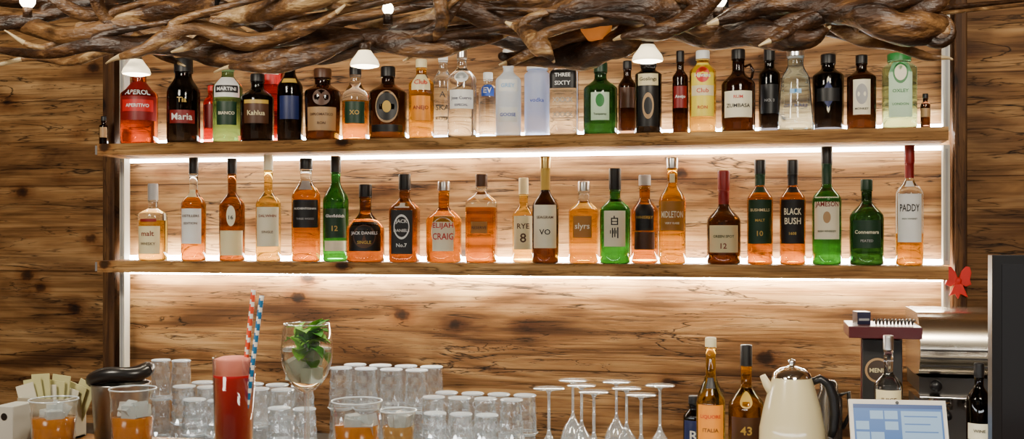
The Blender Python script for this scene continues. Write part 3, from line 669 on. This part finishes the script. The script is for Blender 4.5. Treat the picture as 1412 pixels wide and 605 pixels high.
mb.lathe([(.003, 0), (0, .0001)], BLACKP, 12, tl @ Matrix.Translation((0, -.0046, .060)) @ Matrix.Rotation(pi / 2, 4, 'X'))
mb.tube([(0, .012, .01), (0, .012, zt - .07)], .008, STEEL, 12); mb.lathe([(0, 0), (.05, 0), (.05, .01), (0, .012)], STEEL, 24, Matrix.Translation((0, .01, 0)))
mb.build('tablet', (X(px, Y), Y, .9006), .1)
# black monitor at right
Y = -1.36; xm0 = X(1365, Y); ztop = Z(1390, 352, Y) - Z_BAR
mb = MB(); mb.box(0, .34, -.014, .014, .04, ztop, P('monitor_black', (.008, .009, .012), .35)); mb.box(.012, .328, -.0150, -.0141, .055, ztop - .012, P('monitor_glass', (.012, .013, .017), .15))
mb.box(.13, .21, .0145, .03, .0, .2, BLACKP); mb.box(.07, .27, -.06, .07, 0, .012, BLACKP)
mb.build('monitor', (xm0, Y, Z_BAR + .0006), 0, .004)
# red bow ornament on the post
px, Y = 1321, .0245; u = depth(px, Y) / F; mb = MB(); RED = P('red_felt', (.60, .012, .008), .6, noise=.2)
def lobe(sx):
    return [(sx * a * u, b * u) for a, b in ((0, 3), (4, 14), (10, 21), (15, 20), (17, 12), (15, 3), (17, -4), (10, -7), (3, -3))]
pts = lobe(1); mb.poly(pts[::-1], -.006, .004, RED)
mb.poly(lobe(-1), -.006, .004, RED)
mb.poly([(-3 * u, -2 * u), (-12 * u, -20 * u), (-4 * u, -17 * u), (0, -24 * u), (3 * u, -17 * u), (13 * u, -22 * u), (5 * u, -2 * u)], -.004, .005, RED)
mb.sphere((0, -.004, 1 * u), 5 * u, RED, 1, .6, 1)
mb.build('ribbon_bow', (X(px, Y), Y, Z(px, 388, Y)), 0, .002)
# ------------------------------------------------------------------ antler chandelier
def antler_mat(name, c0, c1, c2):
    m = new_mat(name); nt = m.node_tree; N = nt.nodes; L = nt.links; b = N['Principled BSDF']
    tc = N.new('ShaderNodeTexCoord'); mp = N.new('ShaderNodeMapping'); mp.inputs['Scale'].default_value = (.5, 1, 1.6)
    L.new(tc.outputs['Object'], mp.inputs[0])
    n = N.new('ShaderNodeTexNoise'); n.inputs['Scale'].default_value = 11; n.inputs['Detail'].default_value = 10; n.inputs['Distortion'].default_value = 1.2
    n.inputs['Roughness'].default_value = .65
    L.new(mp.outputs[0], n.inputs['Vector'])
    r = N.new('ShaderNodeValToRGB'); e = r.color_ramp.elements; e.new(.5)
    for el, (p, c) in zip(e, ((.38, c0), (.53, c1), (.67, c2))): el.position = p; el.color = (*c, 1)
    L.new(n.outputs['Fac'], r.inputs[0]); L.new(r.outputs[0], b.inputs['Base Color'])
    n2 = N.new('ShaderNodeTexNoise'); n2.inputs['Scale'].default_value = 75; n2.inputs['Detail'].default_value = 6; L.new(mp.outputs[0], n2.inputs['Vector'])
    bp = N.new('ShaderNodeBump'); bp.inputs['Strength'].default_value = 1.0; bp.inputs['Distance'].default_value = .006
    L.new(n2.outputs['Fac'], bp.inputs['Height']); L.new(bp.outputs[0], b.inputs['Normal']); b.inputs['Roughness'].default_value = .38
    return m
A_D = antler_mat('antler_brown', (.009, .0035, .0015), (.052, .021, .007), (.23, .115, .04))
A_L = antler_mat('antler_tan', (.025, .010, .004), (.17, .082, .027), (.58, .40, .19))
A_T = P('antler_tip', (.52, .40, .22), .35)
def crom(pts, sub=7):
    out = []; n = len(pts)
    for i in range(n - 1):
        p0 = pts[max(i - 1, 0)]; p1 = pts[i]; p2 = pts[i + 1]; p3 = pts[min(i + 2, n - 1)]
        for k in range(sub):
            t = k / sub; out.append([.5 * ((2 * b_) + (-a_ + c_) * t + (2 * a_ - 5 * b_ + 4 * c_ - d_) * t * t + (-a_ + 3 * b_ - 3 * c_ + d_) * t ** 3) for a_, b_, c_, d_ in zip(p0, p1, p2, p3)])
    out.append(list(pts[-1])); return out
YC = -.95
ANT = [
 (-.05, 0, [(-40, 58, 8), (20, 74, 12), (80, 70, 16), (150, 62, 24), (220, 62, 30), (300, 74, 32), (380, 84, 28), (440, 74, 22), (500, 54, 14)]),
 (.08, 1, [(-40, 8, 22), (40, 38, 26), (110, 48, 30), (180, 38, 32), (250, 52, 30), (320, 66, 22), (370, 60, 3)]),
 (0, 1, [(-30, 92, 2), (30, 82, 8), (90, 84, 11), (150, 70, 15), (190, 50, 18)]),
 (.05, 0, [(50, -20, 14), (110, 16, 22), (180, 22, 30), (260, 10, 30), (330, 20, 24), (400, 55, 16), (430, 82, 2)]),
 (-.08, 1, [(236, 74, 3), (280, 50, 16), (330, 22, 24), (400, 10, 30), (470, -20, 30)]),
 (-.03, 0, [(320, -30, 26), (380, 20, 34), (440, 48, 36), (520, 58, 30), (590, 66, 26), (650, 60, 16), (705, 44, 3)]),
 (.06, 1, [(430, -20, 20), (480, 20, 26), (550, 36, 28), (620, 20, 26), (680, -15, 20)]),
 (-.06, 0, [(295, 98, 2), (340, 92, 12), (400, 88, 20), (460, 72, 24), (540, 58, 24), (600, 40, 20), (640, -10, 14)]),
 (-.04, 0, [(580, -30, 22), (640, 10, 30), (700, 32, 36), (770, 22, 40), (850, 8, 42), (930, 18, 38), (1000, 38, 34), (1070, 46, 26), (1120, 52, 14), (1145, 34, 3)]),
 (.04, 0, [(690, 78, 10), (730, 80, 26), (790, 78, 34), (840, 66, 36), (880, 46, 30), (900, 16, 20)]),
 (-.1, 1, [(697, 28, 3), (722, 44, 18), (745, 62, 24), (764, 86, 3)]),
 (0, 0, [(800, -30, 24), (880, 20, 34), (960, 42, 36), (1040, 48, 34), (1110, 54, 24), (1146, 40, 3)]),
 (-.05, 0, [(975, 36, 4), (1040, 8, 28), (1110, 4, 34), (1180, 18, 36), (1240, 36, 38), (1292, 42, 38)]),
 (.06, 1, [(1080, -25, 20), (1160, 40, 17), (1220, 62, 15), (1280, 76, 10), (1314, 84, 2)]),
 (.1, 0, [(900, -20, 26), (1000, 14, 26), (1100, 34, 26), (1200, 48, 20), (1266, 60, 3)]),
 (.02, 0, [(125, -25, 18), (150, 30, 22), (210, 64, 20), (256, 94, 2)]),
 (-.02, 0, [(1180, -30, 22), (1230, 6, 24), (1290, 6, 22), (1314, -25, 14)]),
 (.0, 1, [(688, 92, 2), (720, 76, 14), (790, 50, 20), (850, 28, 18), (890, -15, 12)]),
 (.1, 0, [(-40, 40, 20), (60, 20, 24), (160, -4, 24), (240, -30, 20)]),
 (.12, 1, [(260, -20, 18), (330, 50, 18), (380, 70, 14), (450, 30, 12), (520, -20, 10)]),
 (.12, 0, [(480, 70, 3), (560, 50, 24), (640, 44, 30), (720, 56, 30), (790, 60, 18), (834, 46, 3)]),
 (-.09, 1, [(556, 82, 2), (590, 60, 10), (610, 30, 16), (600, -20, 20)]),
 (-.08, 0, [(1000, -25, 22), (960, 20, 24), (900, 44, 20), (846, 54, 3)]),
 (.05, 1, [(6, 44, 2), (60, 64, 12), (120, 40, 18), (140, -10, 18)]),
 (-.1, 1, [(146, 88, 2), (190, 70, 14), (260, 40, 22), (350, 56, 26), (420, 40, 18), (476, 8, 3)]),
 (-.07, 0, [(1046, 66, 2), (1090, 40, 14), (1140, 20, 20), (1180, -25, 20)]),
 (.16, 0, [(-40, -4, 30), (120, -2, 30), (300, 4, 34), (480, -4, 34), (640, -6, 34)]),
 (.16, 0, [(620, 0, 34), (760, -8, 34), (900, -8, 36), (1060, -4, 36), (1180, -12, 30)]),
]
mb = MB(); OX = X(706, YC); OZ = 1.9
def cp(px, py, Y): return Vector((X(px, Y) - OX, Y - YC, Z(px, py, Y) - OZ))
for dy, tone, pts in ANT:
    Yp = YC + dy; c = crom(pts); ph = random.uniform(0, 6)
    P3 = []; R3 = []
    for i, (a, b_, w_) in enumerate(c):
        yy = Yp + .035 * sin(i * .22 + ph)
        P3.append(cp(a, b_ + 2.5 * sin(i * .55 + ph), yy)); R3.append(max(w_, 1) * 2.0 / F / 2 * 1.08 * (1 + .07 * sin(i * .9 + ph)))
    m0 = A_L if tone else A_D
    mb.tube(P3, R3, m0, 14, lambda i, j, R3=R3, m0=m0: A_T if R3[i] < .0050 else m0, lump=.10, flat=.85)
    for q in range(1, 3):
        i = int(len(P3) * (q / 3.0)); r = R3[i]
        if r < .010: continue
        d = (P3[min(i + 3, len(P3) - 1)] - P3[i - 3]).normalized(); sgn = random.choice((-1, 1))
        e = Vector((d.x * 1.0, random.uniform(-.05, .5), .45 + .2 * random.random()))
        p1 = P3[i]; p2 = p1 + e * .06; p3 = p2 + Vector((e.x * .5, e.y * .5, .07))
        sm = crom([tuple(p1), tuple(p2), tuple(p3)], 5)
        mb.tube(sm, [r * .75 * (1 - .95 * (k_ / (len(sm) - 1)) ** 1.3) for k_ in range(len(sm))], m0, 10, lump=.08)
e = cp(1292, 42, YC - .05)
Mb = Matrix.Translation(e) @ Matrix.Rotation(math.radians(75), 4, 'X') @ Matrix.Rotation(.3, 4, 'Y')
mb.lathe([(0, -.02), (.022, -.02), (.031, -.006), (.032, .004), (.024, .012), (.020, .008), (.012, .009), (0, .006)], A_D, 20, Mb)
mb.lathe([(.019, .0095), (.012, .0105), (0, .008)], A_L, 20, Mb)
GLOW = P('lamp_glow', (1.0, .88, .66), .5, emis=1.0); GLOW.node_tree.nodes['Principled BSDF'].inputs['Emission Strength'].default_value = 14
lampsL = []
for px, py in ((188, 84), (503, 72), (893, 64)):
    c = cp(px, py, YC - .09); M = Matrix.Translation(c)
    s = 1.92 / F
    mb.lathe([(7 * s, 12 * s), (9 * s, 2 * s), (0, 2 * s)], A_D, 20, M)
    mb.lathe([(9 * s, 2 * s), (13 * s, -4 * s), (19 * s, -12 * s), (21 * s, -18 * s), (20 * s, -20 * s)], P('lamp_bell_lit', (1, .86, .56), .4, emis=1.6), 28, M)
    mb.lathe([(20 * s, -19 * s), (12 * s, -22 * s), (0, -23 * s)][::-1], GLOW, 28, M)
    mb.tube([c + Vector((0, 0, 8 * s)), c + Vector((0, .05, 22 * s)), c + Vector((0, .10, 26 * s))], .005, A_D, 8)
    lampsL.append(c + Vector((OX, YC, OZ)))
for px, py, r in ((38, 0, 12), (535, 12, 8), (990, -2, 12)):
    c = cp(px, py, YC - .02); s = 2.0 / F
    mb.sphere(c, r * s, GLOW, 1, 1, 1.1); mb.tube([c - Vector((0, 0, r * s)), c - Vector((0, 0, (r + 14) * s))], 7 * s, A_D, 12)
c = cp(822, 42, YC + .0); s = 1.9 / F
mb.lathe([(0, -14 * s), (12 * s, -14 * s), (22 * s, 0), (26 * s, 18 * s)], P('orange_shade', (.80, .26, .04), .5, emis=.3), 28, Matrix.Translation(c))
for px in (300, 1000):
    p = cp(px, 10, YC + .02); top = Vector((p.x, p.y, 2.748 - OZ))
    mb.tube([p, p + (top - p) * .5, top], .006, BLACKP, 8)
    mb.lathe([(0, 0), (.05, 0), (.05, -.015), (0, -.016)][::-1], BLACKP, 24, Matrix.Translation(top))
mb.build('antler_chandelier', (OX, YC, OZ))
# ------------------------------------------------------------------ lights
def area(name, loc, size, power, col, target, sy=None):
    l = bpy.data.lights.new(name, 'AREA'); l.energy = power; l.color = col; l.size = size
    if sy: l.shape = 'RECTANGLE'; l.size_y = sy
    o = bpy.data.objects.new(name, l); o.location = loc
    o.rotation_euler = (Vector(target) - Vector(loc)).to_track_quat('-Z', 'Y').to_euler()
    bpy.context.scene.collection.objects.link(o)
area('label_fill_light', (-1.6, -2.3, 2.6), .5, 50, (1, .90, .74), (-1.2, 0, 1.4))  # unseen fill lamps added in front to brighten the labels
area('label_fill_light', (.6, -2.3, 2.6), .5, 50, (1, .90, .74), (.0, 0, 1.4))
for i, p in enumerate(lampsL):
    l = bpy.data.lights.new('lamp_spot', 'SPOT'); l.energy = 8; l.color = (1, .86, .62); l.spot_size = 1.9; l.shadow_soft_size = .02
    o = bpy.data.objects.new('lamp_spot', l); o.location = p - Vector((0, 0, .045)); bpy.context.scene.collection.objects.link(o)
w = bpy.data.worlds.new('world'); bpy.context.scene.world = w; w.use_nodes = True
bg = w.node_tree.nodes['Background']; bg.inputs[0].default_value = (1.0, .90, .76, 1); bg.inputs[1].default_value = .5
# ------------------------------------------------------------------ camera
cam = bpy.data.cameras.new('camera'); co = bpy.data.objects.new('camera', cam); bpy.context.scene.collection.objects.link(co)
cam.sensor_width = 36; cam.lens = F * 36 / 1412; cam.shift_y = (HOR - 302.5) / 1412
co.location = CAM; co.rotation_euler = (pi / 2, 0, YAW); bpy.context.scene.camera = co
